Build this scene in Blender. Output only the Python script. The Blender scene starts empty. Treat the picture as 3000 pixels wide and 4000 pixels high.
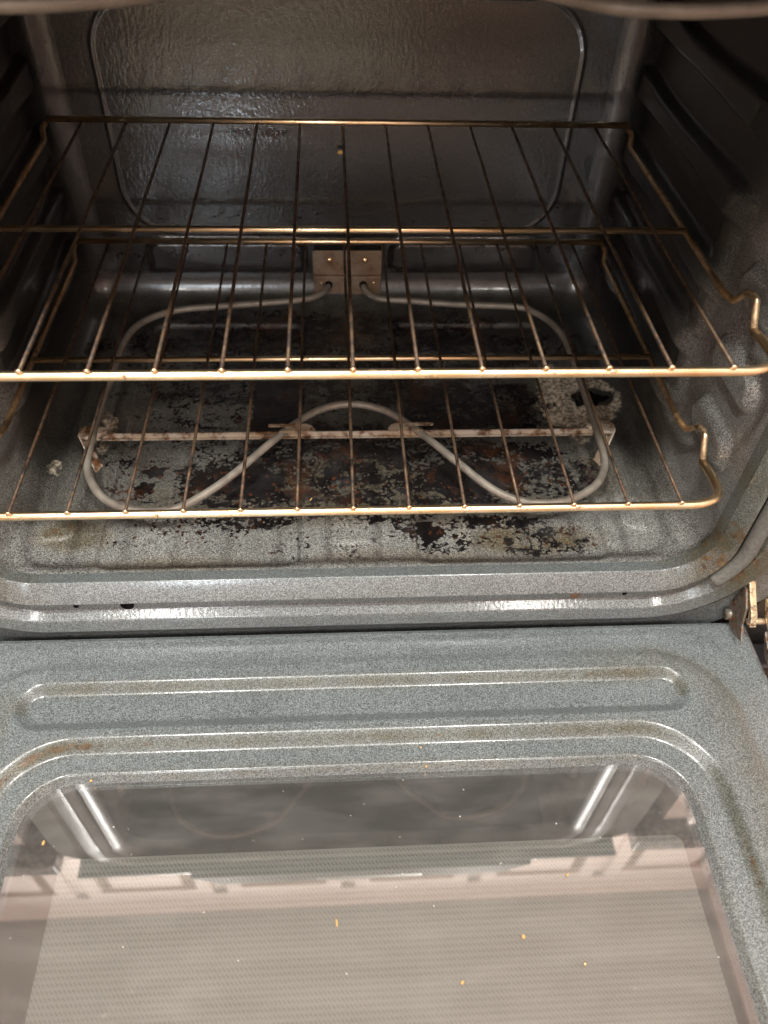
import bpy, math, random
import numpy as np
from mathutils import Vector, Matrix
random.seed(4)
scene = bpy.context.scene
COL = scene.collection
# ------------------------------------------------------------------ camera
cd = bpy.data.cameras.new('camera'); cam = bpy.data.objects.new('camera', cd); COL.objects.link(cam)
cam.location = (-0.0111, -0.4169, 0.4351)
cam.rotation_euler = (math.radians(42.8768), math.radians(-1.7714), math.radians(-2.9527))
cd.sensor_fit = 'VERTICAL'; cd.sensor_height = 24.0; cd.lens = 3099.3/4000*24.0
cd.clip_start = 0.01; cd.clip_end = 60
cd.dof.use_dof = True; cd.dof.focus_distance = 0.66; cd.dof.aperture_fstop = 3.4
scene.camera = cam
# ------------------------------------------------------------------ world, lamps, exposure
w = bpy.data.worlds.new('World'); scene.world = w; w.use_nodes = True
w.node_tree.nodes['Background'].inputs[0].default_value = (0.95, 0.97, 1.0, 1)
w.node_tree.nodes['Background'].inputs[1].default_value = 0.03
def area_lamp(name, loc, size, power, color, rot=(0, 0, 0), sy=None):
    l = bpy.data.lights.new(name, 'AREA'); l.energy = power; l.color = color
    l.shape = 'RECTANGLE'; l.size = size; l.size_y = sy or size
    o = bpy.data.objects.new(name, l); o.location = loc; o.rotation_euler = rot; COL.objects.link(o)
    return o
area_lamp('ceiling_lamp', (-0.46, -0.56, 1.86), 0.14, 19, (.98, .975, .94))
area_lamp('ceiling_lamp', (0.40, -0.60, 1.86), 0.14, 17, (.98, .975, .94))
area_lamp('ceiling_lamp', (-0.9, -2.75, 1.86), 0.16, 10, (1, .95, .88))
area_lamp('ceiling_lamp', (0.95, -2.75, 1.86), 0.16, 10, (1, .95, .88))
# the phone's own flash beside its lens
fl = bpy.data.lights.new('phone_flash', 'POINT'); fl.energy = 0.0; fl.color = (1, .97, .92); fl.shadow_soft_size = 0.004
flo = bpy.data.objects.new('phone_flash', fl); flo.location = (0.0, -0.42, 0.455); COL.objects.link(flo)
scene.view_settings.view_transform = 'Standard'; scene.view_settings.look = 'None'
scene.view_settings.exposure = 1.12; scene.view_settings.gamma = 1.0
scene.render.engine = 'CYCLES'
scene.cycles.use_denoising = True
scene.cycles.max_bounces = 8; scene.cycles.diffuse_bounces = 4; scene.cycles.glossy_bounces = 6
scene.cycles.transparent_max_bounces = 12; scene.cycles.sample_clamp_indirect = 4
scene.cycles.caustics_reflective = True; scene.cycles.blur_glossy = 0.3

# ------------------------------------------------------------------ node helpers
class N:
    def __init__(s, name):
        s.m = bpy.data.materials.new(name); s.m.use_nodes = True; s.t = s.m.node_tree
        s.t.nodes.clear(); s.out = s.t.nodes.new('ShaderNodeOutputMaterial')
        s.tc = s.t.nodes.new('ShaderNodeTexCoord')
    def n(s, typ, **k):
        x = s.t.nodes.new('ShaderNode' + typ)
        for a, b in k.items(): setattr(x, a, b)
        return x
    def put(s, sock, v):
        if v is None: return
        if hasattr(v, 'is_output'): s.t.links.new(v, sock)
        elif isinstance(v, (tuple, list)) and len(v) == 3 and sock.type == 'RGBA': sock.default_value = (*v, 1)
        else: sock.default_value = v
    def math(s, op, a, b=0.0, c=None, clamp=False):
        x = s.n('Math', operation=op, use_clamp=clamp); s.put(x.inputs[0], a); s.put(x.inputs[1], b)
        if c is not None: s.put(x.inputs[2], c)
        return x.outputs[0]
    def map(s, v, a, b, c=0.0, d=1.0, smooth=False):
        x = s.n('MapRange', clamp=True); x.interpolation_type = 'SMOOTHSTEP' if smooth else 'LINEAR'
        for i, q in enumerate((v, a, b, c, d)): s.put(x.inputs[i], q)
        return x.outputs[0]
    def mix(s, f, a, b, mode='MIX'):
        x = s.n('Mix', data_type='RGBA', blend_type=mode); s.put(x.inputs[0], f); s.put(x.inputs[6], a); s.put(x.inputs[7], b)
        return x.outputs[2]
    def noise(s, scale, detail=2, rough=.5, vec=None, out=0, dist=0.0):
        x = s.n('TexNoise'); x.inputs['Scale'].default_value = scale; x.inputs['Detail'].default_value = detail
        x.inputs['Roughness'].default_value = rough; x.inputs['Distortion'].default_value = dist
        s.put(x.inputs['Vector'], vec or s.tc.outputs['Object']); return x.outputs[out]
    def voro(s, scale, feature='F1', out='Distance', vec=None):
        x = s.n('TexVoronoi', feature=feature); x.inputs['Scale'].default_value = scale
        s.put(x.inputs['Vector'], vec or s.tc.outputs['Object']); return x.outputs[out]
    def scalevec(s, v):
        x = s.n('Mapping'); s.t.links.new(s.tc.outputs['Object'], x.inputs['Vector']); x.inputs['Scale'].default_value = v; return x.outputs[0]
    def bump(s, h, strength, dist, normal=None):
        x = s.n('Bump'); x.inputs['Strength'].default_value = strength; x.inputs['Distance'].default_value = dist
        s.put(x.inputs['Height'], h)
        if normal: s.put(x.inputs['Normal'], normal)
        return x.outputs[0]
    def bsdf(s, **k):
        x = s.n('BsdfPrincipled')
        for a, b in k.items():
            nm = {'base': 'Base Color', 'metal': 'Metallic', 'rough': 'Roughness', 'normal': 'Normal', 'spec': 'Specular IOR Level',
                  'coat': 'Coat Weight', 'coatr': 'Coat Roughness', 'emit': 'Emission Color', 'emits': 'Emission Strength', 'trans': 'Transmission Weight',
                  'coatn': 'Coat Normal', 'coati': 'Coat IOR', 'alpha': 'Alpha'}[a]
            s.put(x.inputs[nm], b)
        return x.outputs[0]
    def done(s, sh): s.t.links.new(sh, s.out.inputs[0]); return s.m

def enamel(name, dark=(.049, .055, .056), light=(.242, .276, .282), amount=.50, rough=.34, coat=.45, spec=.5, cb=.16, tint=None):
    k = N(name)
    wn = k.n('VectorMath', operation='MULTIPLY_ADD'); k.t.links.new(k.noise(140, 3, .6, out=1), wn.inputs[0]); wn.inputs[1].default_value = (.007,)*3
    k.t.links.new(k.tc.outputs['Object'], wn.inputs[2]); wv = wn.outputs[0]
    at = k.n('Attribute', attribute_name='dirt_shade'); sep = k.n('SeparateColor'); k.t.links.new(at.outputs['Color'], sep.inputs[0])
    char, rust, ash = sep.outputs[0], sep.outputs[1], sep.outputs[2]
    r = k.voro(1900, out='Color'); rs = k.n('SeparateColor'); k.t.links.new(r, rs.inputs[0])
    sp = k.map(rs.outputs[0], 1-amount, 1.0, 0, 1)
    sp2 = k.map(k.noise(800, 2, .6), .40, .70, 0, .5)
    spk = k.math('ADD', sp, sp2, clamp=True)
    base = k.mix(spk, dark, light)
    big = k.map(k.noise(9, 3, .6), .3, .7, .86, 1.08)
    base = k.mix(1.0, base, big, 'MULTIPLY')
    film = k.math('SUBTRACT', 1.0, at.outputs['Alpha'])  # attribute alpha: shade of the oven interior painted into the enamel colour
    fm_ = k.map(k.math('ADD', film, k.math('MULTIPLY_ADD', k.noise(34, 5, .68), 1.1, -.55)), .30, .62)  # film is the painted interior shade, its edge broken up by noise
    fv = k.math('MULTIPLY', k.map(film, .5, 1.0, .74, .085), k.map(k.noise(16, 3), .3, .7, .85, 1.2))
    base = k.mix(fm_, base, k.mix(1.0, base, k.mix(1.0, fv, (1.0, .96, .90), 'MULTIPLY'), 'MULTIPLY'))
    # greasy brown film
    fn = k.noise(30, 5, .65)
    filmy = k.math('MULTIPLY', rust, k.map(fn, .25, .7, .35, 1), clamp=True)
    base = k.mix(filmy, base, k.mix(1.0, base, k.mix(k.map(rust, .3, .9), (.86, .66, .44), (.50, .39, .22)), 'MULTIPLY'))
    rsp = k.map(k.math('ADD', rust, k.math('MULTIPLY_ADD', k.noise(95, 5, .7), 1.7, -.85)), 1.10, 1.26)
    base = k.mix(rsp, base, k.mix(k.map(k.noise(200, 3), .35, .6), (.035, .018, .007), (.10, .058, .020)))
    # ash / scoured patches
    am = k.map(k.math('ADD', ash, k.math('MULTIPLY_ADD', k.noise(55, 6, .7), 1.3, -.65)), .50, .64)
    base = k.mix(am, base, k.mix(k.map(k.noise(260, 3), .4, .6), (.20, .165, .12), (.68, .60, .46)))
    # burnt-on char
    cn = k.math('ADD', k.math('MULTIPLY_ADD', k.noise(58, 9, .80, vec=k.scalevec((.72, 1.2, 1)), dist=.4), 2.9, -1.45), k.math('MULTIPLY_ADD', k.voro(260, vec=wv), .6, -.20))
    cm = k.map(k.math('ADD', char, cn), .50, .56)
    cm = k.math('MULTIPLY', cm, k.map(char, .03, .1))
    ccol = k.mix(k.map(k.noise(24, 6, .7), .52, .66), (.007, .006, .006), (.045, .018, .008))
    base = k.mix(cm, base, ccol)
    # small black spatter wherever there is some char around
    vs = k.voro(170, out='Distance', vec=wv); vr = k.voro(170, out='Color', vec=wv); vsep = k.n('SeparateColor'); k.t.links.new(vr, vsep.inputs[0])
    dotr = k.math('MULTIPLY', k.map(vsep.outputs[1], .35, 1.0, 0, .40), k.map(char, .0, .30))
    dm = k.math('LESS_THAN', vs, dotr)
    base = k.mix(dm, base, k.mix(vsep.outputs[2], (.008, .006, .006), (.05, .018, .008)))
    anyd = k.math('MAXIMUM', k.math('MAXIMUM', cm, am), dm)
    nb = k.noise(620, 2, .5)
    nrm = k.bump(nb, .32, .0006)
    nrm = k.bump(k.noise(60, 2, .5), .10, .002, nrm)
    rg = k.mix(anyd, (rough,)*3, k.mix(k.map(k.noise(40, 3), .4, .65), (.13,)*3, (.55,)*3))
    dn = k.bump(k.math('MULTIPLY', k.noise(330, 4, .6), cm), .5, .0012, nrm)
    cn2 = k.bump(k.noise(300, 2, .5, vec=k.scalevec((1, 1, .6))), cb, .0008)
    ct = k.math('MULTIPLY', k.math('MULTIPLY_ADD', anyd, -coat*.6, coat), k.map(rust, .35, .9, 1.0, .18))
    return k.done(k.bsdf(base=base, rough=rg, normal=dn, coat=ct, coatr=.13, coati=1.6, coatn=cn2, spec=spec))

def wire_metal(name, clean=(.82, .66, .44), soot=(.035, .022, .012), th=(.46, .62), rough=.26, dirtscale=90, metal=1.0, rusty=(.20, .08, .02)):
    k = N(name)
    nz = k.noise(dirtscale, 5, .7)
    f = k.map(nz, th[0], th[1])
    clean_c = k.mix(k.map(k.noise(25, 3), .35, .7), clean, (clean[0]*.85, clean[1]*.72, clean[2]*.55))
    c = k.mix(f, clean_c, k.mix(k.map(k.noise(300, 3), .4, .6), soot, rusty))
    rg = k.mix(f, (rough,)*3, (.62,)*3)
    mt = k.math('MULTIPLY_ADD', f, -.6*metal, metal)
    return k.done(k.bsdf(base=c, rough=rg, metal=mt, normal=k.bump(k.noise(700, 3), .18, .0003)))

def plain(name, base, rough=.5, metal=0.0, spec=.5, var=.12, scale=40, bumps=0.05, coat=0.0, bscale=400):
    k = N(name)
    c = k.mix(k.map(k.noise(scale, 4, .6), .3, .7), tuple(x*(1-var) for x in base), tuple(min(1, x*(1+var)) for x in base))
    return k.done(k.bsdf(base=c, rough=rough, metal=metal, spec=spec, coat=coat, normal=k.bump(k.noise(bscale, 3), bumps*4, .0004)))

M = {}
M['enamel'] = enamel('speckled_enamel')
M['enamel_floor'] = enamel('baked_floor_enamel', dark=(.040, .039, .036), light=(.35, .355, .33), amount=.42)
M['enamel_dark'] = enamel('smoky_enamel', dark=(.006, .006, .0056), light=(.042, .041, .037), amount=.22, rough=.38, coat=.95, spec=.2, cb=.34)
M['bar'] = wire_metal('bronzed_bar', (1.0, .80, .54), th=(.60, .70), rough=.30, dirtscale=120)
M['wire'] = wire_metal('sooty_wire', (.13, .09, .055), (.010, .008, .007), th=(.30, .56), rough=.40, metal=.7, dirtscale=60, rusty=(.07, .032, .012))
M['rail'] = wire_metal('brown_rail', (.74, .55, .34), (.03, .02, .012), th=(.48, .70), rough=.28, dirtscale=50)
M['element'] = plain('element_sheath', (.25, .22, .18), .5, .35, .5, .25, 60, .06)
M['element_dark'] = plain('browned_element', (.13, .105, .08), .5, .3, .5, .25, 60, .06)
M['bracket'] = wire_metal('scorched_bracket', (.56, .50, .43), (.05, .03, .018), th=(.46, .60), rough=.5, dirtscale=70, metal=.35)
M['plate'] = wire_metal('tarnished_plate', (.24, .19, .145), (.03, .022, .016), th=(.44, .70), rough=.45, dirtscale=60, metal=.5)
M['screw'] = plain('brassy_screw', (.85, .62, .35), .25, 1.0, .5, .1)
M['hinge'] = wire_metal('zinc_hinge', (.78, .72, .55), (.05, .05, .045), th=(.50, .60), rough=.35, dirtscale=110, metal=.8)
M['hingedark'] = wire_metal('greasy_hinge', (.20, .20, .19), (.02, .02, .02), th=(.45, .6), rough=.4, dirtscale=140, metal=.6)
M['gasket'] = plain('woven_gasket', (.125, .12, .105), .9, 0, .2, .25, 300, .2, bscale=1500)
M['black'] = plain('black_panel', (.012, .012, .014), .22, 0, .5, .1)
M['steel'] = plain('steel_trim', (.45, .44, .42), .3, 1.0, .5, .06)
M['hole'] = plain('dark_hole', (.004, .004, .004), .9, 0, .1)
M['white'] = plain('painted_cabinet', (.84, .74, .68), .45, 0, .5, .02, 3, .01)
M['panel_groove'] = plain('brown_groove', (.30, .22, .17), .5, 0, .4, .05, 3, .01)  # darker brown ground around the raised panel
M['ceil'] = plain('ceiling_paint', (.40, .40, .375), .9, 0, .2, .03, 3, .02)
M['wallp'] = plain('wall_paint', (.80, .62, .57), .9, 0, .2, .03, 3, .02)
M['crumb'] = plain('toasted_crumb', (.52, .32, .12), .8, 0, .3, .3, 500)
def granite():
    k = N('granite'); v = k.voro(260, out='Color')
    c = k.mix(k.map(k.noise(120, 4), .4, .62), (.03, .028, .028), (.22, .19, .17))
    return k.done(k.bsdf(base=c, rough=.12, coat=.3))
M['granite'] = granite()
def floor_tile():
    k = N('floor_tile')
    b = k.n('TexBrick'); b.inputs['Scale'].default_value = 2.4; b.offset = 0
    b.inputs['Color1'].default_value = (.26, .17, .10, 1); b.inputs['Color2'].default_value = (.22, .14, .08, 1); b.inputs['Mortar'].default_value = (.16, .12, .09, 1)
    b.inputs['Mortar Size'].default_value = .01; k.t.links.new(k.tc.outputs['Object'], b.inputs['Vector'])
    return k.done(k.bsdf(base=b.outputs[0], rough=.4))
M['tile'] = floor_tile()
def glass():
    k = N('tinted_oven_glass')
    lw = k.n('LayerWeight'); lw.inputs['Blend'].default_value = .35
    fac = k.map(lw.outputs['Facing'], 0.0, 1.0, .26, .60)
    g = k.n('BsdfGlossy'); g.inputs['Roughness'].default_value = 0.0; k.put(g.inputs['Color'], (1, .97, .96))
    t = k.n('BsdfTransparent'); k.put(t.inputs['Color'], (.84, .84, .84))
    mx = k.n('MixShader'); k.put(mx.inputs[0], fac); k.t.links.new(t.outputs[0], mx.inputs[1]); k.t.links.new(g.outputs[0], mx.inputs[2])
    # thin greasy dust
    d = k.n('BsdfDiffuse'); k.put(d.inputs['Color'], (.62, .60, .55))
    str_ = k.noise(14, 5, .65, vec=k.scalevec((1, 4, 1)))
    dust = k.map(str_, .42, .75, .050, .105)
    spk = k.voro(190, out='Distance'); sc = k.voro(190, out='Color'); ss = k.n('SeparateColor'); k.t.links.new(sc, ss.inputs[0])
    dot = k.math('MULTIPLY', k.math('LESS_THAN', spk, .13), k.math('GREATER_THAN', ss.outputs[0], .972))
    dust = k.math('ADD', dust, k.math('MULTIPLY', dot, .45), clamp=True)
    m2 = k.n('MixShader'); k.put(m2.inputs[0], dust); k.t.links.new(mx.outputs[0], m2.inputs[1]); k.t.links.new(d.outputs[0], m2.inputs[2])
    return k.done(m2.outputs[0])
M['glass'] = glass()
def dots():
    k = N('dash_printed_glass')
    s = k.n('SeparateXYZ'); k.t.links.new(k.tc.outputs['Object'], s.inputs[0])
    u = k.math('DIVIDE', s.outputs[0], .0030); col = k.math('FLOOR', u); fx = k.math('SUBTRACT', k.math('SUBTRACT', u, col), .5)
    par = 1.0
    v = k.math('ADD', k.math('DIVIDE', s.outputs[1], .0042), k.math('MULTIPLY', k.math('MULTIPLY', fx, par), 0.6))
    fr = k.math('ABSOLUTE', k.math('SUBTRACT', k.math('FRACT', v), .5))
    a = k.math('LESS_THAN', fr, .13); b = k.math('LESS_THAN', k.math('ABSOLUTE', fx), .40)
    m = k.math('MULTIPLY', a, b)
    base = k.mix(m, (.42, .43, .385), (.15, .155, .14))
    return k.done(k.bsdf(base=base, rough=.35))
M['dots'] = dots()
M['mat'] = plain('glow_mat_cloth', (.80, .72, .52), .9, 0, .1, .08, 60)  # bright cloth of the mat added for the back wall glow
def lampglass():
    k = N('lit_lamp_diffuser'); e = k.n('Emission'); e.inputs[0].default_value = (1, .93, .82, 1); e.inputs[1].default_value = 8
    return k.done(e.outputs[0])
M['lampglass'] = lampglass()
def dayglass():
    k = N('daylit_pane'); e = k.n('Emission'); e.inputs[0].default_value = (.82, .92, 1, 1); e.inputs[1].default_value = 16
    return k.done(e.outputs[0])
M['dayglass'] = dayglass()

# ------------------------------------------------------------------ mesh helpers
def link_mesh(name, V, F, mat, parent=None, smooth=True, attrs=None, flat_faces=None):
    V = np.asarray(V, float)
    if parent is not None: V = V - np.array(parent_base(parent))
    me = bpy.data.meshes.new(name)
    me.from_pydata([tuple(p) for p in V.tolist()], [], F)
    me.materials.append(M[mat] if isinstance(mat, str) else mat)
    me.polygons.foreach_set('use_smooth', [smooth]*len(me.polygons))
    if attrs is None and isinstance(mat, str) and mat.startswith('enamel'): attrs = np.tile([0, .1, 0, 1.0], (len(V), 1))
    if attrs is not None:
        a = me.color_attributes.new('dirt_shade', 'FLOAT_COLOR', 'POINT')
        buf = np.ones((len(V), 4), 'f'); buf[:, :attrs.shape[1]] = attrs; a.data.foreach_set('color', buf.ravel())
    me.update()
    o = bpy.data.objects.new(name, me); COL.objects.link(o)
    if parent is not None: o.parent = parent
    return o
def parent_base(p):
    b = Vector(p.location)
    while p.parent: p = p.parent; b = b + p.location
    return b
def thing(name, label, cat, loc=(0, 0, 0), group=None):
    o = bpy.data.objects.new(name, None); COL.objects.link(o); o.location = loc; o.empty_display_size = .05
    o['label'] = label; o['category'] = cat
    if group: o['group'] = group
    return o
def tag(o, label, cat, group=None):
    o['label'] = label; o['category'] = cat
    if group: o['group'] = group
def structure(o): o['kind'] = 'structure'; return o
def grid_faces(nr, nc, flip=False, keep=None, off=0):
    F = []
    for i in range(nr-1):
        for j in range(nc-1):
            if keep is not None and not keep[i, j]: continue
            a = off+i*nc+j; q = (a, a+1, a+nc+1, a+nc)
            F.append(q[::-1] if flip else q)
    return F
def sstep(a, b, x): t = np.clip((x-a)/(b-a), 0, 1); return t*t*(3-2*t)
def lstep(a, b, x, dl=.22):
    t = (x-a)/(b-a); H = lambda q: np.where(q < 0, 0, np.where(q > 1, q-.5, .5*q*q))
    return (H(t+dl)-H(t-dl))/(2*dl)
def sdrr(x, y, cx, cy, hx, hy, r):
    qx = np.abs(x-cx)-(hx-r); qy = np.abs(y-cy)-(hy-r)
    return np.hypot(np.maximum(qx, 0), np.maximum(qy, 0))+np.minimum(np.maximum(qx, qy), 0)-r
def smooth_path(P, step=.004, closed=False):
    P = [Vector(p) for p in P]; out = []; n = len(P)
    for i in range(n-1):
        p0 = P[max(i-1, 0)]; p1 = P[i]; p2 = P[i+1]; p3 = P[min(i+2, n-1)]
        k = max(1, int((p2-p1).length/step))
        for j in range(k):
            t = j/k
            out.append(.5*((2*p1)+(p2-p0)*t+(2*p0-5*p1+4*p2-p3)*t*t+(3*p1-p0-3*p2+p3)*t**3))
    out.append(P[-1]); return out
def round_corners(P, r, k=6):
    P = [Vector(p) for p in P]; out = [P[0]]
    for i in range(1, len(P)-1):
        a = (P[i-1]-P[i]); b = (P[i+1]-P[i]); rr = min(r, a.length*.48, b.length*.48)
        A = P[i]+a.normalized()*rr; B = P[i]+b.normalized()*rr
        for j in range(k+1):
            t = j/k; out.append(A*(1-t)**2+P[i]*2*t*(1-t)+B*t*t)
    out.append(P[-1]); return out
def tube_geo(P, r, n=12, V=None, F=None, squash=None):
    V = [] if V is None else V; F = [] if F is None else F
    P = [Vector(p) for p in P]; off = len(V)
    T = [(P[min(i+1, len(P)-1)]-P[max(i-1, 0)]).normalized() for i in range(len(P))]
    u = T[0].orthogonal().normalized()
    if abs(T[0].z) < .9: u = T[0].cross(Vector((0, 0, 1))).normalized()
    for i, (p, t) in enumerate(zip(P, T)):
        u = (u-t*u.dot(t)).normalized(); v = t.cross(u)
        rr = r[i] if hasattr(r, '__len__') else r
        for j in range(n):
            a = 2*math.pi*j/n
            V.append(p+u*math.cos(a)*rr+v*math.sin(a)*rr*(squash or 1))
    for i in range(len(P)-1):
        for j in range(n):
            a = off+i*n+j; b = off+i*n+(j+1) % n
            F.append((a, b, b+n, a+n))
    F.append(tuple(off+j for j in range(n))[::-1]); F.append(tuple(off+(len(P)-1)*n+j for j in range(n)))
    return V, F
def tube(name, P, r, mat, parent=None, n=12, squash=None):
    V, F = tube_geo(P, r, n, squash=squash)
    return link_mesh(name, [tuple(v) for v in V], F, mat, parent)
def box_geo(x0, x1, y0, y1, z0, z1, V, F):
    o = len(V)
    V += [(x, y, z) for z in (z0, z1) for y in (y0, y1) for x in (x0, x1)]
    F += [tuple(o+i for i in q) for q in ((0, 2, 3, 1), (4, 5, 7, 6), (0, 1, 5, 4), (2, 6, 7, 3), (0, 4, 6, 2), (1, 3, 7, 5))]
def bevel(o, wd, seg=2):
    b = o.modifiers.new('bevel', 'BEVEL'); b.width = wd; b.segments = seg; b.limit_method = 'ANGLE'; return o
def box(name, x0, x1, y0, y1, z0, z1, mat, parent=None, bev=0.0):
    V, F = [], []; box_geo(x0, x1, y0, y1, z0, z1, V, F)
    o = link_mesh(name, V, F, mat, parent, smooth=False)
    if bev: bevel(o, bev)
    return o
def prism(name, poly, axis, a0, a1, mat, parent=None, bev=0.0):
    """extrude a 2D polygon along axis (0: poly is (y,z); 1: (x,z); 2: (x,y))"""
    n = len(poly); V = []
    for a in (a0, a1):
        for p, q in poly: V.append({0: (a, p, q), 1: (p, a, q), 2: (p, q, a)}[axis])
    F = [tuple(range(n))[::-1], tuple(range(n, 2*n))]+[(i, (i+1) % n, (i+1) % n+n, i+n) for i in range(n)]
    o = link_mesh(name, V, F, mat, parent, smooth=False)
    if bev: bevel(o, bev)
    return o
def fix_normals(o):
    import bmesh
    b = bmesh.new(); b.from_mesh(o.data); bmesh.ops.recalc_face_normals(b, faces=b.faces); b.to_mesh(o.data); b.free()

def tilt_console():
    o = [q for q in bpy.data.objects if q.name.startswith('control_console')][0]
    for v in o.data.vertices:
        if v.co.z > .95 and v.co.y < -.2: v.co.y += .014
# ------------------------------------------------------------------ THE OVEN
OV = thing('oven', 'open electric oven with grimy blue grey speckled enamel interior', 'oven', (0, 0.2, -0.54))
HX, Z0, Z1, YB, RF = .305, -.098, .347, .432, .035
CX0 = 0.0
def ledges(y, z):
    """inward bulges that carry the racks, on either side wall"""
    d = np.zeros_like(y)
    for k in range(5):
        zc = -.025+.0612*k
        wob = .004*np.sin(y*23+k)
        half = .0105+.002*np.sin(y*17)
        p = sstep(half+.006, half-.002, np.abs(z-zc-wob*.3))
        d = np.maximum(d, .012*p*sstep(.125, .165, y)*sstep(.425, .40, y))
        # front catch for the rack stop, a little higher
        zc2 = zc+.026
        e = sdrr(y, z, .072, zc2, .036, .016, .014)
        d = np.maximum(d, .008*sstep(.004, -.006, e))
    # broad vertical panels pressed in the wall
    e = sdrr(y, z, .155, .05, .012, .10, .012)
    d = np.maximum(d, .005*sstep(.010, -.006, e))
    d = d+.0025*sstep(.02, -.02, sdrr(y, z, .25, .16, .16, .14, .05))
    return d
def floor_h(x, y):
    h = np.zeros_like(x)
    for (a, b) in ((-.219, -.046), (.058, .228)):
        e = sdrr(x, y, (a+b)/2, .198, (b-a)/2, .181, .014)
        h = np.minimum(h, -.0055*sstep(.0022, -.0022, e))
    # shallow ribs in the middle and beside
    for c in (.006,):
        e = sdrr(x, y, c, .2, .030, .160, .014); h = h+.0016*sstep(.003, -.003, e)
    for c in (-.262, .268):
        e = sdrr(x, y, c, .2, .020, .150, .014); h = h+.0022*sstep(.003, -.003, e)
    h += .0006*np.sin(x*31)*np.sin(y*23)
    return h
def floor_dirt_shade(x, y):
    def blob(cx, cy, rx, ry, a, p=1.0):
        d = np.hypot((x-cx)/rx, (y-cy)/ry); return a*sstep(1.25, .55, d)
    def rect(x0, x1, y0, y1, f, a):
        e = sdrr(x, y, (x0+x1)/2, (y0+y1)/2, (x1-x0)/2, (y1-y0)/2, .006); return a*sstep(f, -f, e)
    c = np.zeros_like(x)
    for args in ((-.072, .232, .030, .055, 1.15), (.135, .23, .085, .055, .72), (.10, .135, .14, .050, .95), (-.09, .125, .085, .045, .78),
                 (.0, .110, .10, .045, .60), (-.02, .175, .09, .03, .7), (.19, .09, .04, .02, .35), (.0, .33, .27, .075, .64), (-.2, .14, .04, .05, .28), (-.05, .27, .2, .06, .45),
                 (-.15, .22, .07, .07, .30), (.12, .052, .10, .026, .34), (.17, .036, .06, .012, .36), (-.09, .075, .08, .014, .46), (-.15, .06, .10, .02, .22), (.0, .05, .16, .03, .16), (.13, .066, .06, .012, .46),
                 (.04, .075, .05, .02, .42), (.215, .125, .035, .035, .48), (.10, .385, .09, .03, .4), (-.12, .39, .1, .03, .4)):
        c = np.maximum(c, blob(*args))
    c = np.minimum(c, .53)
    c = np.maximum(c, rect(-.098, -.050, .19, .276, .004, 1.1))
    c = np.maximum(c, rect(.058, .200, .185, .272, .006, .62))
    for args in ((-.105, .125, .055, .030, .82), (.115, .125, .065, .030, .86), (.035, .155, .05, .014, .8), (.085, .25, .03, .022, .9), (-.005, .155, .05, .010, .7), (.075, .055, .012, .010, .9)): c = np.maximum(c, blob(*args))
    # distinct burnt spots
    for (sx, sy, rx, ry) in ((.067, .058, .007, .010), (.0705, .050, .004, .006), (-.016, .126, .008, .007), (.023, .118, .007, .006), (-.186, .139, .009, .007),
                             (.258, .236, .017, .010), (.184, .158, .010, .008), (.142, .043, .004, .004), (.098, .043, .003, .003), (.156, .066, .010, .003),
                             (.120, .070, .012, .0025), (-.192, .117, .008, .007), (-.086, .079, .008, .0015)):
        c = np.maximum(c, 1.6*sstep(1.15, .9, np.hypot((x-sx)/rx, (y-sy)/ry)*(1+.22*np.sin(5*np.arctan2(y-sy, x-sx)+sx*90))))
    r = np.zeros_like(x)+.10
    for args in ((-.245, .055, .035, .02, 1.02), (.16, .045, .07, .02, 1.0), (.06, .025, .10, .010, .55), (-.15, .022, .08, .012, .55), (.0, .11, .12, .05, .98), (.10, .10, .10, .05, .6), (-.1, .1, .1, .03, .6),
                 (.235, .12, .03, .03, .6)):
        r = np.maximum(r, blob(*args))
    a = np.zeros_like(x)
    for args in ((.246, .235, .050, .052, 1.0), (.222, .262, .016, .05, .9), (-.240, .19, .013, .045, .62), (-.275, .14, .018, .014, .50), (.235, .175, .02, .012, .45)):
        a = np.maximum(a, blob(*args))
    a = a*sstep(1.0, 1.25, np.hypot((x-.262)/.020, (y-.238)/.013))
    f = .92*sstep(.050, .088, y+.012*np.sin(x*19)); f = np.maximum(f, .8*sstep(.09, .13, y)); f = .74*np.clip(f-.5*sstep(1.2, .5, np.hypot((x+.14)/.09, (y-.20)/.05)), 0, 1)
    f = np.maximum(f, .88*sstep(.235, .285, np.abs(x))*sstep(.06, .15, y)); f = np.maximum(f, .86*sstep(.26, .36, y))  # interior shade painted into the floor, deeper towards back and sides
    return np.stack([c, r, a, 1-f], -1)
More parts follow.
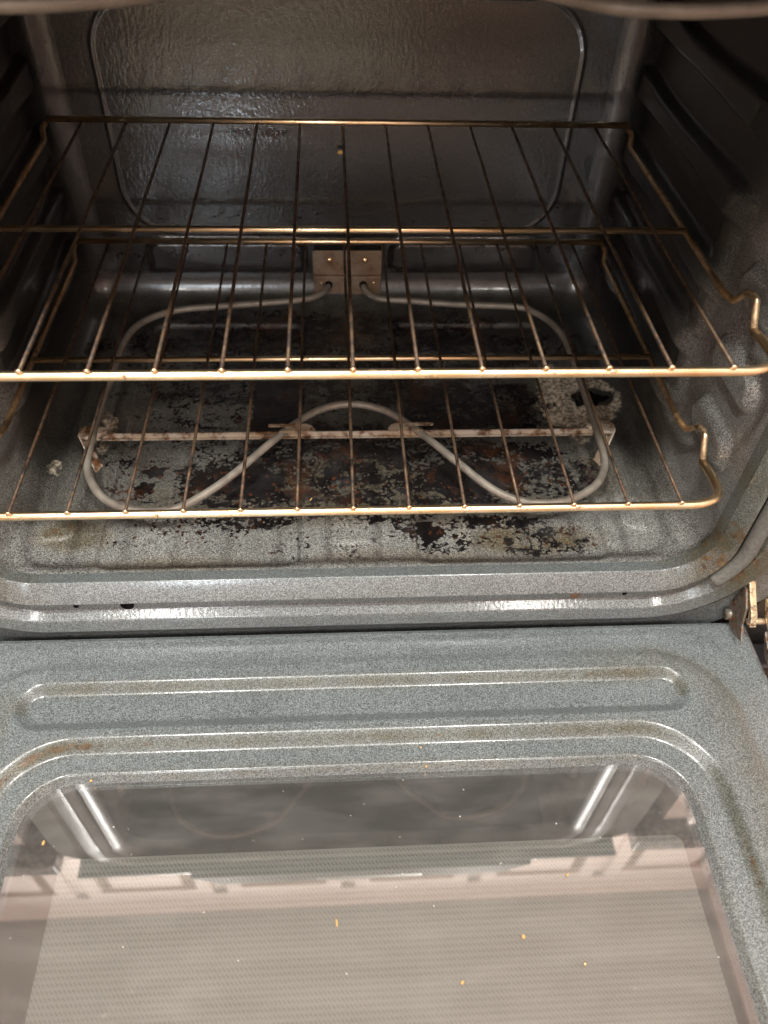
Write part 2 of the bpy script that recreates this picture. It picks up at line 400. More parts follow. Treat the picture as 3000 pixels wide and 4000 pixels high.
def perim(inset):
    """list of (section, x, z, nx, nz): clockwise seen from the front, starting at bottom left"""
    hx = HX-inset; z0 = Z0+inset; z1 = Z1-inset; r = max(RF-inset, 1e-5)
    out = []
    S = []
    nF = 330; nW = 220; nc = 14
    for i in range(nF+1): t = i/nF; S.append(('floor', -hx+r+(2*hx-2*r)*t, z0, 0, 1))
    for i in range(1, nc): a = -math.pi/2+math.pi/2*i/nc; S.append(('cbr', hx-r+r*math.cos(a), z0+r+r*math.sin(a), -math.cos(a), -math.sin(a)))
    for i in range(nW+1): t = i/nW; S.append(('right', hx, z0+r+(z1-z0-2*r)*t, -1, 0))
    for i in range(1, nc): a = math.pi/2*i/nc; S.append(('ctr', hx-r+r*math.cos(a), z1-r+r*math.sin(a), -math.cos(a), -math.sin(a)))
    for i in range(61): t = i/60; S.append(('top', hx-r-(2*hx-2*r)*t, z1, 0, -1))
    for i in range(1, nc): a = math.pi/2+math.pi/2*i/nc; S.append(('ctl', -hx+r+r*math.cos(a), z1-r+r*math.sin(a), -math.cos(a), -math.sin(a)))
    for i in range(nW+1): t = i/nW; S.append(('left', -hx, z1-r-(z1-z0-2*r)*t, 1, 0))
    for i in range(1, nc): a = math.pi+math.pi/2*i/nc; S.append(('cbl', -hx+r+r*math.cos(a), z0+r+r*math.sin(a), -math.cos(a), -math.sin(a)))
    S.append(S[0])
    return S
ys = list(np.arange(.0123, YB-RF, .0017))
rings = [(y, 0.0) for y in ys]
for i in range(1, 15): a = math.pi/2*i/14; rings.append((YB-RF+RF*math.sin(a), RF*(1-math.cos(a))))
P0 = [perim(i) for (_, i) in rings]
sec = [s[0] for s in P0[0]]
X = np.array([[s[1] for s in p] for p in P0]); Z = np.array([[s[2] for s in p] for p in P0])
NX = np.array([[s[3] for s in p] for p in P0]); NZ = np.array([[s[4] for s in p] for p in P0])
Y = np.array([r[0] for r in rings])[:, None]+0*X
secA = np.array(sec)
D = np.zeros_like(X)
fm = (secA == 'floor')
D[:, fm] = floor_h(X[:, fm], Y[:, fm])
for nm in ('right', 'left'):
    m = secA == nm; D[:, m] = ledges(Y[:, m], Z[:, m])
ins = np.array([r[1] for r in rings])[:, None]
D *= sstep(.02, .0, ins)
X += NX*D; Z += NZ*D
dirt_shade = floor_dirt_shade(X, Y); side_d = np.zeros_like(dirt_shade); side_d[..., 0] = .07*sstep(.1, .4, Y); side_d[..., 1] = .12; side_d[..., 3] = 1-1.0*sstep(.09, .22, Y+.35*np.maximum(Z-.02, 0))  # side walls painted darker with depth and height, in place of shade
wgt = sstep(Z0+.05, Z0+.005, Z)[..., None]; dirt_shade = dirt_shade*wgt+side_d*(1-wgt)
def cav_part(name, sel, mat='enamel'):
    idx = [i for i in range(len(sec)) if sel(i)]
    # runs stay contiguous
    nr = len(rings); V = np.stack([X[:, idx], Y[:, idx], Z[:, idx]], -1).reshape(-1, 3)
    return link_mesh(name, V, grid_faces(nr, len(idx), flip=False), mat, OV, attrs=dirt_shade[:, idx].reshape(-1, 4))
iR0 = sec.index('right'); iCTR = sec.index('ctr'); iT = sec.index('top'); iL0 = sec.index('left'); iCTL = sec.index('ctl'); iCBL = sec.index('cbl'); n_ = len(sec)
mid_bl = iCBL; 
fl_idx = list(range(iCBL-1, n_-1))+list(range(0, iR0+1))
def cav_idx(name, idx, mat='enamel'):
    V = np.stack([X[:, idx], Y[:, idx], Z[:, idx]], -1).reshape(-1, 3)
    return link_mesh(name, V, grid_faces(len(rings), len(idx)), mat, OV, attrs=dirt_shade[:, idx].reshape(-1, 4))
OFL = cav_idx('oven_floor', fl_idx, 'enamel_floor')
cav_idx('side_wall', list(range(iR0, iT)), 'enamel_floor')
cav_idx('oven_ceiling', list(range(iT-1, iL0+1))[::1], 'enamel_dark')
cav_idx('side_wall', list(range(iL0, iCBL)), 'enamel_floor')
# back wall
bx = np.linspace(-(HX-RF), HX-RF, 520); bz = np.linspace(Z0+RF, Z1-RF, 400)
BX, BZ = np.meshgrid(bx, bz)
def bead(e, w, h): return h*sstep(w, 0, np.abs(e))
e = sdrr(BX, BZ, 0, .105, .238, .118, .055)
bh = bead(e, .0036, .0011)
bulge = np.maximum(sdrr(BX, BZ, -.132, -.07, .085, .047, .012), 0); 
b1 = sstep(.006, -.004, sdrr(BX, BZ, -.133, -.07, .087, .048, .012)); b2 = sstep(.006, -.004, sdrr(BX, BZ, .140, -.07, .084, .048, .012))
bh = bh+.007*np.maximum(b1, b2)
edge = sstep(0, .012, np.minimum(np.minimum(BX-bx[0], bx[-1]-BX), np.minimum(BZ-bz[0], bz[-1]-BZ)))
BY = YB-bh*edge
bd = np.zeros(BX.shape+(3,)); bd[..., 0] = .16*sstep(.05, -.06, BZ)+.05+.35*sstep(1.2, .3, np.hypot((BX+.09)/.035, (BZ-.098)/.008)); bd[..., 1] = .30
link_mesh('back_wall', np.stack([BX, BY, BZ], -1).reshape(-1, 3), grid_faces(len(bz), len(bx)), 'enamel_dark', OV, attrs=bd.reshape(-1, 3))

# front frame swept round the opening: (d outward, y)
prof = round_corners([(0, .0120, 0), (-.0050, -.0015, 0), (.0118, -.0125, 0), (.0168, -.0050, 0), (.0275, -.0050, 0), (.0345, -.0125, 0), (.0480, -.0140, 0), (.0550, -.0090, 0), (.064, -.0045, 0), (.0950, -.0040, 0)], .0015, 5)
prof = [(q.x, q.y) for q in prof]
def rr_path(d):
    R = .045+max(d, -.002); hx = HX+max(d, -.0005); z0 = Z0-d; z1 = Z1+max(d, -.0005)
    pts = []
    def seg(p, q, n):
        for i in range(n): t = i/n; pts.append((p[0]+(q[0]-p[0])*t, p[1]+(q[1]-p[1])*t))
    def arc(cx, cz, a0, n):
        for i in range(n): a = a0+math.pi/2*i/n; pts.append((cx+R*math.cos(a), cz+R*math.sin(a)))
    seg((-hx+R, z0), (hx-R, z0), 40); arc(hx-R, z0+R, -math.pi/2, 24); seg((hx, z0+R), (hx, z1-R), 30); arc(hx-R, z1-R, 0, 24)
    seg((hx-R, z1), (-hx+R, z1), 40); arc(-hx+R, z1-R, math.pi/2, 24); seg((-hx, z1-R), (-hx, z0+R), 30); arc(-hx+R, z0+R, math.pi, 24)
    pts.append(pts[0]); return pts
V = []
for (d, y) in prof:
    for (x, z) in rr_path(d): V.append((x, y, z if z < Z1 else Z1+(z-Z1)*.36))
V = np.array(V); nc = len(rr_path(0))
fd = np.zeros((len(V), 3))
fd[:, 1] = .22+.92*sstep(.080, .015, np.hypot(V[:, 0]-.318, (V[:, 2]+.065)*.75))+.6*sstep(.05, .01, np.hypot(V[:, 0]+.29, (V[:, 2]+.085)))+.62*sstep(-.02, .03, V[:, 2])
fd[:, 0] = .0
# blend corner: cavity corner radius is smaller than the lip's, a filler ring hides the difference
link_mesh('front_frame', V, grid_faces(len(prof), nc, flip=True), 'enamel', OV, attrs=fd)
ring = [(0, .0136), (.030, .0136)]
# small inner filler at the four corners between cavity tube and lip
pin = [(s[1], s[2]) for s in perim(0)]
rp = rr_path(0)
def resample(P, n):
    P = np.array(P); L = np.r_[0, np.cumsum(np.hypot(*np.diff(P, axis=0).T))]; t = np.linspace(0, L[-1], n)
    return np.stack([np.interp(t, L, P[:, 0]), np.interp(t, L, P[:, 1])], 1)
# angularly matched strip
def ang(P): P = np.array(P); return P
def by_angle(P, n=720):
    P = np.array(P[:-1]); c = np.array((0, (Z0+Z1)/2)); a = np.arctan2(P[:, 1]-c[1], P[:, 0]-c[0]); o = np.argsort(a); a = a[o]; P = P[o]
    t = np.linspace(-math.pi, math.pi, n, endpoint=False)
    return np.stack([np.interp(t, a, P[:, 0], period=2*math.pi), np.interp(t, a, P[:, 1], period=2*math.pi)], 1)
A_ = by_angle(pin); B_ = by_angle(rp); V = []
for (P, y) in ((B_, .0120), (A_, .0123)):
    for q in range(721): V.append((P[q % 720][0], y, P[q % 720][1]))
link_mesh('opening_lip', V, grid_faces(2, 721, flip=False), 'enamel', OV)

# gasket: sides and top
gp = [(x, -.0105, min(z, Z1+.008)) for (x, z) in rr_path(.0225)[:-1]]
i0 = 40+13
gpath = gp[i0:]+gp[:0]
i1 = 40+24+30+24+40+24+30+12
tube('door_gasket', [gp[i] for i in range(i0, i1)], .0068, 'gasket', OV, 14)
# holes and screws of the frame
def disc(name, cx, cz, y, r, mat, parent, depth=.0015, rx=1.0):
    V, F = tube_geo([(cx, y+depth, cz), (cx, y, cz), ], r, 16)
    return link_mesh(name, [tuple(v) for v in V], F, mat, parent, smooth=False)
for (x, r, m_) in ((-.1918, .0058, 'hole'), (-.2345, .0022, 'hole'), (.1962, .0052, 'plate'), (.2401, .0020, 'hole')):
    disc('frame_hole', x, -.1205, -.0056, r, m_, OV)
# range body outside of the frame
box('side_panel', -.3965, -.3962, .004, .62, -.53, .372, 'black', OV)
box('side_panel', .3962, .3965, .004, .62, -.53, .372, 'black', OV)
V, F = [], []
for s in (-1, 1): box_geo(*sorted((s*.3779, s*.3960)), .0036, .02, -.30, .372, V, F)
box_geo(-.440, .440, .0040, .02, -.53, -.1935, V, F)
link_mesh('front_panel', V, F, 'enamel_dark', OV, smooth=False)
box('storage_drawer', -.438, .438, -.030, .0, -.50, -.212, 'black', OV, .004)
box('manifold_panel', -.378, .378, -.024, .02, .3745, .3790, 'black', OV, .001)
prism('control_console', [(-.225, .3795), (.255, .3795), (.215, .452), (-.190, .452)], 1, -.030, .03, 'black', OV, .002); tilt_console()
box('console_trim', -.05, .10, -.0312, -.0304, .395, .402, 'steel', OV, .0003)
box('cooktop', -.379, .379, .031, .62, .375, .392, 'black', OV, .004)

# bake element --------------------------------------------------------
BE = bpy.data.objects.new('bake_element', None); COL.objects.link(BE); BE.parent = OV
BP = [(-.018, .428), (-.0185, .418), (-.025, .405), (-.05, .393), (-.129, .382), (-.168, .377), (-.193, .371), (-.215, .358), (-.229, .342), (-.236, .322), (-.239, .296), (-.241, .244), (-.242, .173), (-.241, .137), (-.238, .115), (-.229, .094), (-.216, .077), (-.2, .067), (-.184, .062), (-.164, .061), (-.148, .066), (-.131, .079), (-.107, .104), (-.072, .15), (-.051, .175), (-.028, .195), (.002, .204), (.030, .197), (.049, .183), (.074, .154), (.102, .116), (.124, .087), (.141, .072), (.158, .065), (.179, .063), (.197, .067), (.216, .077), (.231, .092), (.240, .112), (.243, .135), (.244, .172), (.245, .227), (.245, .296), (.242, .324), (.234, .347), (.22, .366), (.2, .378), (.127, .384), (.073, .391), (.040, .395), (.0265, .407), (.0235, .418), (.023, .428)]
def zel(y, i, n): return -.071-.004*min(1, max(0, (.428-y)/.04))
tube('heating_tube', smooth_path([(x, y, zel(y, 0, 0)) for x, y in BP], .004), .0037, 'element', BE, 12)
# bracket strip across, on edge, with end plates
V, F = [], []
zt = -.0795
box_geo(-.236, .243, .1665, .1677, zt-.0045, zt+.0008, V, F)
box_geo(-.236, .243, .1640, .1664, zt-.0056, zt-.0046, V, F)
link_mesh('support_strip', V, F, 'bracket', BE, smooth=False)
for s, cx in ((-1, -.2365), (1, .2435)):
    poly = [(0, 0), (-s*.012, .003), (-s*.014, .004), (s*.0, .006)]
    pts = [(cx+s*0.000, .1585, zt+.001), (cx+s*.015, .1560, zt+.0055), (cx+s*.019, .1600, zt+.0060), (cx+s*.019, .1680, zt+.0060), (cx+s*.014, .1725, zt+.006), (cx-s*.006, .1720, zt+.0045), (cx-s*.008, .168, zt+.004)]
    th = Vector((0, 0, -.0012)); n = len(pts)
    V = [Vector(p) for p in pts]+[Vector(p)+th for p in pts]
    F = [tuple(range(n)), tuple(range(n, 2*n))[::-1]]+[(i, (i+1) % n, (i+1) % n+n, i+n) for i in range(n)]
    # leg plate going down to the floor
    o0 = len(V)
    leg = [(cx+s*.018, .157, zt+.005), (cx+s*.019, .169, zt+.005), (cx+s*.004, .150, Z0+.0015), (cx-s*.006, .1385, Z0+.0015)]
    leg = [(cx+s*.0185, .1585, zt+.0055), (cx+s*.0185, .1700, zt+.0055), (cx-s*.0010, .1420, Z0+.001), (cx+s*.0030, .1330, Z0+.001)]
    for dx in (0, -s*.0014):
        for p in leg: V.append(Vector(p)+Vector((dx, 0, 0)))
    F += [tuple(o0+i for i in q) for q in ((0, 1, 2, 3), (7, 6, 5, 4), (0, 4, 5, 1), (1, 5, 6, 2), (2, 6, 7, 3), (3, 7, 4, 0))]
    o = link_mesh('end_plate', [tuple(v) for v in V], F, 'bracket', BE, smooth=False); fix_normals(o)
for s, cx in ((-1, -.050), (1, .056)):
    # clip: plate with a slot and a finger over the tube
    a = [(cx-s*.016, .1575), (cx-s*.018, .1605), (cx-s*.015, .1660), (cx-s*.010, .1690), (cx+s*.016, .1690), (cx+s*.026, .1690), (cx+s*.027, .1672), (cx+s*.026, .1655), (cx+s*.010, .1655),
         (cx+s*.006, .1650), (cx+s*.0035, .1632), (cx+s*.0045, .1610), (cx+s*.009, .1598), (cx+s*.016, .1592), (cx+s*.016, .1575)]
    o = prism('tube_clip', a, 2, -.0712, -.0702, 'bracket', BE)
    fix_normals(o)
# mounting plate with screws
MP = box('mounting_plate', -.0355, .0445, .4235, .4250, -.0620, -.0300, 'plate', BE, .0004)
box('terminal_block', -.0350, .0440, .4195, .4233, -.0835, -.0605, 'plate', BE, .0006)
def dome(name, c, r, mat, parent, sq=.6):
    V = []; F = []; nu, nv = 12, 5
    for i in range(nv+1):
        a = math.pi/2*i/nv
        for j in range(nu): b = 2*math.pi*j/nu; V.append((c[0]+r*math.cos(a)*math.cos(b), c[1]-r*sq*math.sin(a), c[2]+r*math.cos(a)*math.sin(b)))
    for i in range(nv):
        for j in range(nu): F.append((i*nu+j, i*nu+(j+1) % nu, (i+1)*nu+(j+1) % nu, (i+1)*nu+j))
    return link_mesh(name, V, F, mat, parent)
for x in (-.0160, .0250): dome('screw', (x, .4235, -.0415), .0036, 'screw', BE)
for x in (-.0265, .0355): dome('rivet', (x, .4195, -.0690), .0018, 'screw', BE)
for x in (-.018, .023): disc('bushing', x, -.071, .4170, .0048, 'hole', BE, .0024)

# broil element near the top front
BR = bpy.data.objects.new('broil_element', None); COL.objects.link(BR); BR.parent = OV
zb = .322
bp = [(-.02, .40), (-.02, .30), (-.035, .14), (-.055, .085), (-.080, .050), (-.100, .026), (-.130, .0125), (-.165, .0060), (-.20, .010), (-.235, .030), (-.255, .07), (-.26, .14), (-.26, .30), (-.245, .35), (-.20, .365), (-.10, .37)]
pr_ = [(.03, .40), (.03, .30), (.045, .14), (.065, .085), (.085, .055), (.104, .0405), (.128, .0225), (.150, .0185), (.175, .0195), (.215, .0300), (.245, .055), (.258, .09), (.26, .14), (.26, .30), (.245, .35), (.20, .365), (.10, .37)]
tube('heating_tube', smooth_path([(x, y, zb) for x, y in bp], .006), .0036, 'element_dark', BR)
tube('heating_tube', smooth_path([(x, y, zb) for x, y in pr_], .006), .0036, 'element_dark', BR)

# ------------------------------------------------------------------ door
DR = bpy.data.objects.new('door', None); COL.objects.link(DR); DR.parent = OV
ZL = -.160; DH = .361; YD0, YD1 = -.011, -.535
dx = np.concatenate([[-DH, -DH], np.arange(-DH+.0004, DH, .0014), [DH, DH]])
dyv = np.concatenate([[YD0, YD0], np.arange(YD0-.0004, -.20, -.0009), np.arange(-.20, -.47, -.0015), np.arange(-.475, YD1, -.01), [YD1, YD1]])
GX, GY = np.meshgrid(dx, dyv)
def doorh(x, y):
    h = np.zeros_like(x)
    # broad raised field
    e = sdrr(x, y, .0, -.30, .322, .258, .065)
    h += .0022*lstep(.004, -.004, e)
    e2 = sdrr(x, y, .0, -.30, .338, .280, .05); h += .0010*sstep(.004, -.004, e2)
    # stadium groove
    e = sdrr(x, y, .0045, -.0790, .2775, .0170, .0165)
    h -= .0064*lstep(.0045, -.0045, e, .12)
    # sunk frame round the window
    e = sdrr(x, y, .003, -.335, .286, .2215, .062)
    h -= .0072*lstep(.0055, -.0055, e, .10)
    # edge of glass
    e = sdrr(x, y, .003, -.335, .2625, .1990, .043)
    h -= .0110*lstep(.0006, -.0060, e, .10)
    return h, e
Hh, E_ = doorh(GX, GY)
edge = np.minimum(DH-np.abs(GX), np.minimum(YD0-GY, GY-YD1))
Zd = ZL+Hh-.0018*sstep(.004, 0, edge)
Zd[0, :] -= .03; Zd[-1, :] -= .03; Zd[:, 0] -= .03; Zd[:, -1] -= .03
Ec = np.maximum(np.maximum(E_[:-1, :-1], E_[1:, :-1]), np.maximum(E_[:-1, 1:], E_[1:, 1:]))
keep = Ec > -.0075
dd = np.zeros(GX.shape+(3,))
ew = sdrr(GX, GY, .003, -.335, .286, .2215, .062); es = sdrr(GX, GY, .0045, -.0790, .2775, .0170, .0165); eo = sdrr(GX, GY, .0, -.30, .322, .258, .065)
g = lambda e, w: np.exp(-(e/w)**2)
dd[..., 1] = .10+.85*g(ew, .0055)+.75*g(es, .0050)*(GY > -.085)+.34*sstep(-.04, .0, eo)*sstep(.012, 0, eo)*sstep(.12, .33, GX)*1.6+.40*g(E_, .004)
dd[..., 1] += .55*sstep(.02, .0, np.hypot((GX+.285)*1.5, (GY+.09)*.4))*.9
dd[..., 1] += .3*g(ew+.001, .006)*(GX < -.2)*(GY > -.19)
link_mesh('door_liner', np.stack([GX, GY, Zd], -1).reshape(-1, 3), grid_faces(len(dyv), len(dx), flip=True, keep=keep), 'enamel', DR, attrs=dd.reshape(-1, 3))
def rr_plate(name, cx, cy, hx, hy, r, z0, z1, mat, parent):
    pts = []
    for (sx, sy, a0) in ((1, 1, 0), (-1, 1, 90), (-1, -1, 180), (1, -1, 270)):
        for i in range(9): a = math.radians(a0+90*i/8); pts.append((cx+sx*(hx-r)+r*math.cos(a), cy+sy*(hy-r)+r*math.sin(a)))
    return prism(name, pts, 2, z0, z1, mat, parent)
WN = bpy.data.objects.new('window', None); COL.objects.link(WN); WN.parent = DR
rr_plate('glass_pane', .003, -.335, .275, .210, .05, -.1745, -.1715, 'glass', WN)
rr_plate('printed_pane', .0145, -.337, .2360, .1430, .008, -.1835, -.1800, 'dots', WN)
V, F = [], []
box_geo(-.350, .350, -.53, -.02, -.205, -.2005, V, F)
link_mesh('outer_skin', V, F, 'black', DR, smooth=False)
V, F = [], []
for (a, b, c, d_) in ((-.350, -.3495+.0, -.53, -.02), (.3495, .350, -.53, -.02), (-.3494, .3494, -.0205, -.02), (-.3494, .3494, -.53, -.5295)): box_geo(a, b, c, d_, -.2004, -.170, V, F)
link_mesh('edge_band', V, F, 'black', DR, smooth=False)
tube('handle', round_corners([(-.31, -.50, -.205), (-.31, -.50, -.255), (.31, -.50, -.255), (.31, -.50, -.205)], .02), .011, 'steel', DR)

# hinges ----------------------------------------------------------------
for s in (-1, 1):
    HG = bpy.data.objects.new('hinge', None); COL.objects.link(HG); HG.parent = OV
    X_ = lambda a: s*a
    def pr2(name, poly, a, b, mat, bv=.0006):
        o = prism(name, poly, 0, min(X_(a), X_(b)), max(X_(a), X_(b)), mat, HG, bv); fix_normals(o)
    pr2('receiver_plate', [(.004, -.112), (-.012, -.110), (-.024, -.122), (-.030, -.138), (-.040, -.150), (-.020, -.158), (-.004, -.150), (.004, -.158)], .3440, .3462, 'hingedark')
    pr2('hook_arm', [(-.001, -.106), (-.006, -.104), (-.012, -.110), (-.022, -.118), (-.030, -.124), (-.036, -.134), (-.031, -.136), (-.024, -.126), (-.012, -.120), (-.002, -.118)], .3475, .3535, 'hinge', .001)
    pr2('lever', [(-.020, -.112), (-.030, -.108), (-.040, -.114), (-.048, -.120), (-.058, -.124), (-.068, -.134), (-.070, -.148), (-.062, -.150), (-.056, -.136), (-.044, -.130), (-.030, -.124)], .3590, .3625, 'hinge', .001)
    pr2('door_arm', [(-.034, -.142), (-.050, -.150), (-.085, -.158), (-.16, -.163), (-.16, -.168), (-.05, -.160), (-.036, -.146)], .3650, .3680, 'hingedark', .001)
    tube('rivet', [(X_(.340), -.010, -.149), (X_(.352), -.010, -.149)], .0052, 'hingedark', HG)
    tube('rivet', [(X_(.346), -.031, -.131), (X_(.362), -.031, -.131)], .0028, 'hinge', HG)
    disc('flange_screw', X_(.352), -.060, .0005, .0050, 'screw', OV)
    disc('frame_slot', X_(.358), -.098, .0012, .0060, 'hole', OV)

# ------------------------------------------------------------------ racks
def make_rack(name, label, loc):
    R = thing(name, label, 'oven rack', loc, 'wire racks inside the oven')
    B = Vector(loc)
    def T(n_, P, r, m, nn=12): return tube(n_, [tuple(Vector(p)+B) for p in P], r, m, R, nn)
    W = .2855
    def jit(P, a=.00025): return [(p[0], p[1], p[2]+random.uniform(-a, a)) for p in P]
    # front bar runs round its two corners into the rails' front loops
    fb = [(-.289, .052, -.008), (-.289, .032, -.004), (-.288, .008, -.0035), (-.270, -.0008, -.0035), (.270, -.0008, -.0035), (.288, .008, -.0035), (.289, .032, -.004), (.289, .052, -.008)]
    T('front_bar', round_corners(fb, .016), .0033, 'bar', 16)
    T('middle_bar', [(-.283, .1912, -.0042), (.2835, .1912, -.0042)], .0026, 'bar')
    T('back_bar', [(-.284, .3945, .0018), (.2865, .3945, .0018)], .0030, 'bar')
    for s in (-1, 1):
        P = [(s*.287, .3925, -.002), (s*.288, .385, -.003), (s*.285, .372, -.010), (s*.2865, .20, -.0095), (s*.2865, .106, -.0095), (s*.290, .094, -.010), (s*.2905, .080, .006), (s*.2905, .070, .0095), (s*.2905, .0655, .0085), (s*.2895, .054, -.006), (s*.289, .048, -.0085)]
        T('side_rail', round_corners(P, .0035), .0026, 'rail')
    for i in range(13):
        x = (i-6)*.042
        j = random.uniform(-.0006, .0006)
        T('cross_wire', [(x, -.0022, .0012), (x+j*.3, .10, .0002), (x+j, .1912, -.0002), (x-j*.4, .30, -.0002), (x, .3915, -.0006)], .00135, 'wire', 8)
        T('weld', [(x, -.0022, .0011), (x, -.0034, .0009)], [.0025, .0020], 'bar', 8)
    return R
def copy_tree(o, parent=None):
    c = o.copy(); COL.objects.link(c); c.parent = parent
    for ch in [q for q in bpy.data.objects if q.parent == o]: copy_tree(ch, c)
    return c
R1 = make_rack('oven_rack', 'upper wire oven rack of golden brown bars, nearest the camera', (0, 0, .1217))
R2 = copy_tree(R1); R2.location = (.0003, -.008, 0)
R2['label'] = 'lower wire oven rack just above the bake element'

# ------------------------------------------------------------------ crumbs
def crumb(loc, sx, sy, sz, rot, label, group=None, mat='crumb'):
    V, F = [], []; nu, nv = 8, 5
    for i in range(nv+1):
        a = math.pi*i/nv-math.pi/2
        for j in range(nu):
            b = 2*math.pi*j/nu; k = 1+random.uniform(-.25, .25)
            x, y, z = sx*math.cos(a)*math.cos(b)*k, sy*math.cos(a)*math.sin(b)*k, sz*math.sin(a)
            V.append((x*math.cos(rot)-y*math.sin(rot), x*math.sin(rot)+y*math.cos(rot), z+sz*.9))
    for i in range(nv):
        for j in range(nu): F.append((i*nu+j, i*nu+(j+1) % nu, (i+1)*nu+(j+1) % nu, (i+1)*nu+j))
    o = link_mesh('crumb', V, F, mat); o.location = loc; tag(o, label, 'crumb', group); return o
crumb((-.0023, .4255, .0792), .0034, .0016, .0022, .3, 'pale curled crumb stuck to the dark oven back wall')
crumb((-.2062, -.1404, -.1655), .0013, .0010, .0008, .3, 'orange crumb at the rear left corner of the door glass')
crumb((.0555, -.1385, -.1650), .0013, .0010, .0008, 1.3, 'orange crumb on the rear edge of the door window')
crumb((.0525, -.1223, -.1650), .0013, .0009, .0007, .9, 'tiny brown crumb in the groove behind the door window')
crumb((-.017, -.2484, -.1714), .0008, .0028, .0007, .15, 'slender yellow seed husk on the middle of the door glass')
crumb((.1135, -.2631, -.1714), .0014, .0017, .0009, .5, 'round orange crumb on the right half of the door glass')
crumb((-.2336, -.1844, -.1714), .0012, .0018, .0008, -.3, 'pale crumb near the left edge of the door glass')
crumb((.0671, -.2892, -.1714), .0014, .0012, .0008, 0, 'cream crumb on the door glass close to the bottom of the photo')
crumb((.1529, -.2231, -.1714), .0010, .0010, .0007, 0, 'beige speck on the glass over the reflected cabinet moulding')
crumb((.1531, -.2817, -.1714), .0012, .0014, .0007, 0, 'dark brown crumb on the right half of the door glass', None, 'rail')
crumb((-.0359, .0916, -.0955), .0006, .0024, .0006, -.5, 'thin tan sliver on the burnt oven floor')

# ------------------------------------------------------------------ the kitchen the glass mirrors
FZ, CZ = -.54, 1.90
def slab(name, x0, x1, y0, y1, z0, z1, mat): return structure(box(name, x0, x1, y0, y1, z0, z1, mat))
slab('kitchen_floor', -2.4, 2.0, -3.2, .74, FZ-.05, FZ, 'tile')
slab('ceiling', -2.4, 2.0, -3.2, .74, CZ, CZ+.05, 'ceil')
slab('wall', -2.4, 2.0, .74, .79, FZ, CZ, 'wallp')
slab('wall', -2.4, 2.0, -3.25, -3.2, FZ, CZ, 'wallp')
slab('wall', -2.45, -2.4, -3.2, .74, FZ, CZ, 'wallp')
slab('wall', 1.16, 1.21, -1.0, .74, FZ, CZ, 'wallp')
slab('wall', 2.0, 2.05, -3.2, .74, FZ, CZ, 'wallp')
def cab_door(par, x0, x1, z0, z1, yf):
    V, F = [], []; w_ = .045
    box_geo(x0, x0+w_, yf-.02, yf, z0, z1, V, F); box_geo(x1-w_, x1, yf-.02, yf, z0, z1, V, F)
    box_geo(x0+w_, x1-w_, yf-.02, yf, z0, z0+w_, V, F); box_geo(x0+w_, x1-w_, yf-.02, yf, z1-w_, z1, V, F)
    d = link_mesh('cabinet_door', V, F, 'white', par, smooth=False); bevel(d, .003)
    p = box('panel', x0+w_+.001, x1-w_-.001, yf-.008, yf, z0+w_+.001, z1-w_-.001, 'panel_groove', par, .0)
    q = box('raised_panel', x0+w_+.035, x1-w_-.035, yf-.018, yf-.0085, z0+w_+.035, z1-w_-.035, 'white', par, .008)
    d.parent = par; return d
def cabinet(name, label, x0, x1, y0, y1, z0, z1, nd, crown=False, counter=False):
    t = thing(name, label, 'cabinet', ((x0+x1)/2, (y0+y1)/2, z0))
    box('carcass', x0, x1, y0, y1, z0, z1, 'white', t)
    wd = (x1-x0)/nd
    for i in range(nd): cab_door(t, x0+wd*i+.02, x0+wd*(i+1)-.02, z0+.02, z1-(.03 if counter else .012), y0-.001)
    if crown:
        pf = [(y0+.002, CZ-.105), (y0-.010, CZ-.105), (y0-.012, CZ-.095), (y0-.007, CZ-.088), (y0-.010, CZ-.065), (y0-.020, CZ-.045), (y0-.024, CZ-.030), (y0-.021, CZ-.026), (y0-.030, CZ-.018), (y0-.032, CZ-.002), (y0+.002, CZ-.002)]
        o = prism('crown_moulding', pf, 0, x0, x1, 'white', t, .002); fix_normals(o)
    if counter: box('countertop', x0-(.045 if x0 > 0 else 0), x1+(.045 if x0 < 0 else 0), y0-.03, y1, z1+.001, z1+.036, 'granite', t, .003)
    return t
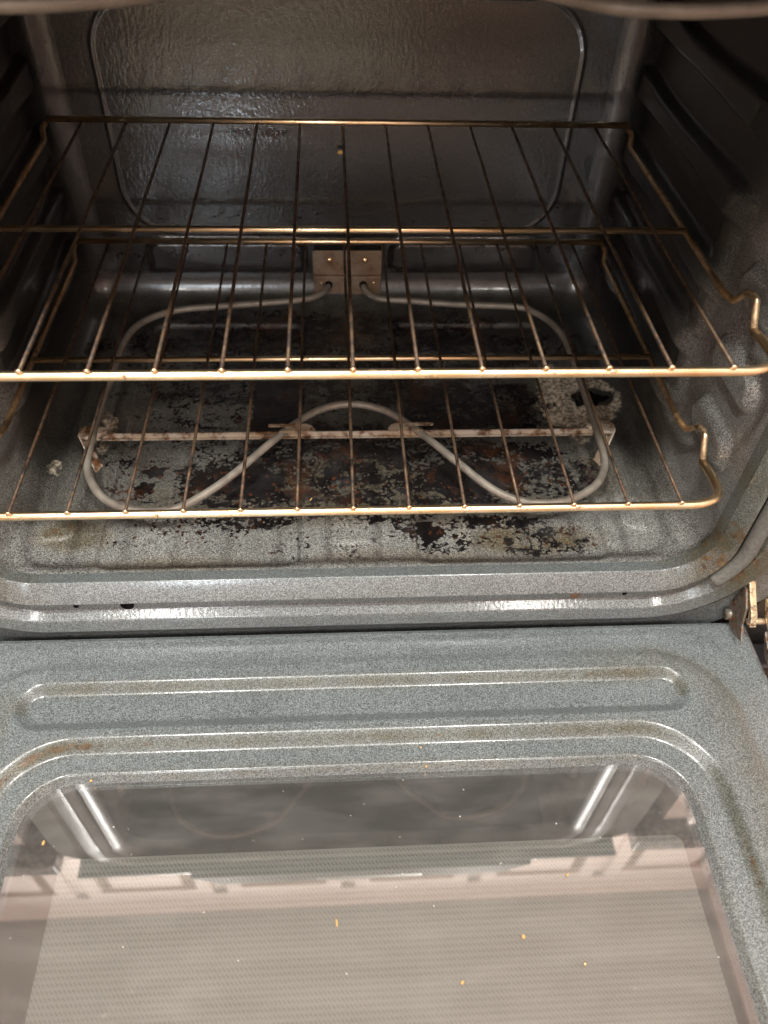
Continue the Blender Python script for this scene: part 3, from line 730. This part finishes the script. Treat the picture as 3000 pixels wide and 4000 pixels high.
cabinet('upper_cabinet', 'white panelled wall cabinet with crown moulding left of the cooker', -2.0, -.382, .407, .735, .95, CZ-.12, 4, True)
cabinet('upper_cabinet', 'white panelled wall cabinet over the cooker with crown moulding', -.381, .381, .407, .735, 1.25, CZ-.12, 2, True)
cabinet('upper_cabinet', 'white panelled wall cabinet right of the cooker by the wall', .382, 1.155, .407, .735, .95, CZ-.12, 2, True)
cabinet('base_cabinet', 'white base cabinet with granite top left of the cooker', -1.6, -.445, .01, .735, FZ+.005, .338, 3, False, True)
cabinet('base_cabinet', 'white base cabinet with granite top right of the cooker', .445, 1.155, .01, .735, FZ+.005, .338, 2, False, True)
for (x, y, nm) in ((-.46, -.56, 'round ceiling light nearest the cooker on its left side'), (.40, -.60, 'round ceiling light nearest the cooker on its right side'),
                   (-.9, -2.75, 'round ceiling light far behind on the left'), (.95, -2.75, 'round ceiling light far behind on the right')):
    t = thing('ceiling_light', nm, 'light', (x, y, CZ), 'ceiling lights')
    V, F = tube_geo([(x, y, CZ-.001), (x, y, CZ-.012)], .105, 32); link_mesh('trim', [tuple(v) for v in V], F, 'white', t, smooth=False)
    V, F = tube_geo([(x, y, CZ-.0125), (x, y, CZ-.018)], .085, 32); link_mesh('diffuser', [tuple(v) for v in V], F, 'lampglass', t, smooth=False)

t = thing('kitchen_window', 'bright daylit kitchen window in the wall opposite the cooker', 'window', (-.70, -3.19, .95))
box('pane', -.95, -.50, -3.199, -3.19, 1.0, 1.60, 'dayglass', t)
V, F = [], []
for q in ((-1.0, -.951, .95, 1.65), (-.499, -.45, .95, 1.65), (-.9505, -.4995, .95, .9995), (-.9505, -.4995, 1.6005, 1.65)): box_geo(q[0], q[1], -3.199, -3.17, q[2], q[3], V, F)
link_mesh('window_frame', V, F, 'white', t, smooth=False)

mt_ = box('glow_mat', -.66, .22, -2.5, -.80, FZ+.001, FZ+.010, 'mat', None, .004)  # added out of view, mirrored as the warm glow on the back wall
tag(mt_, 'unseen pale cream mat added on the tiled floor for the glow mirrored in the oven back wall', 'mat')
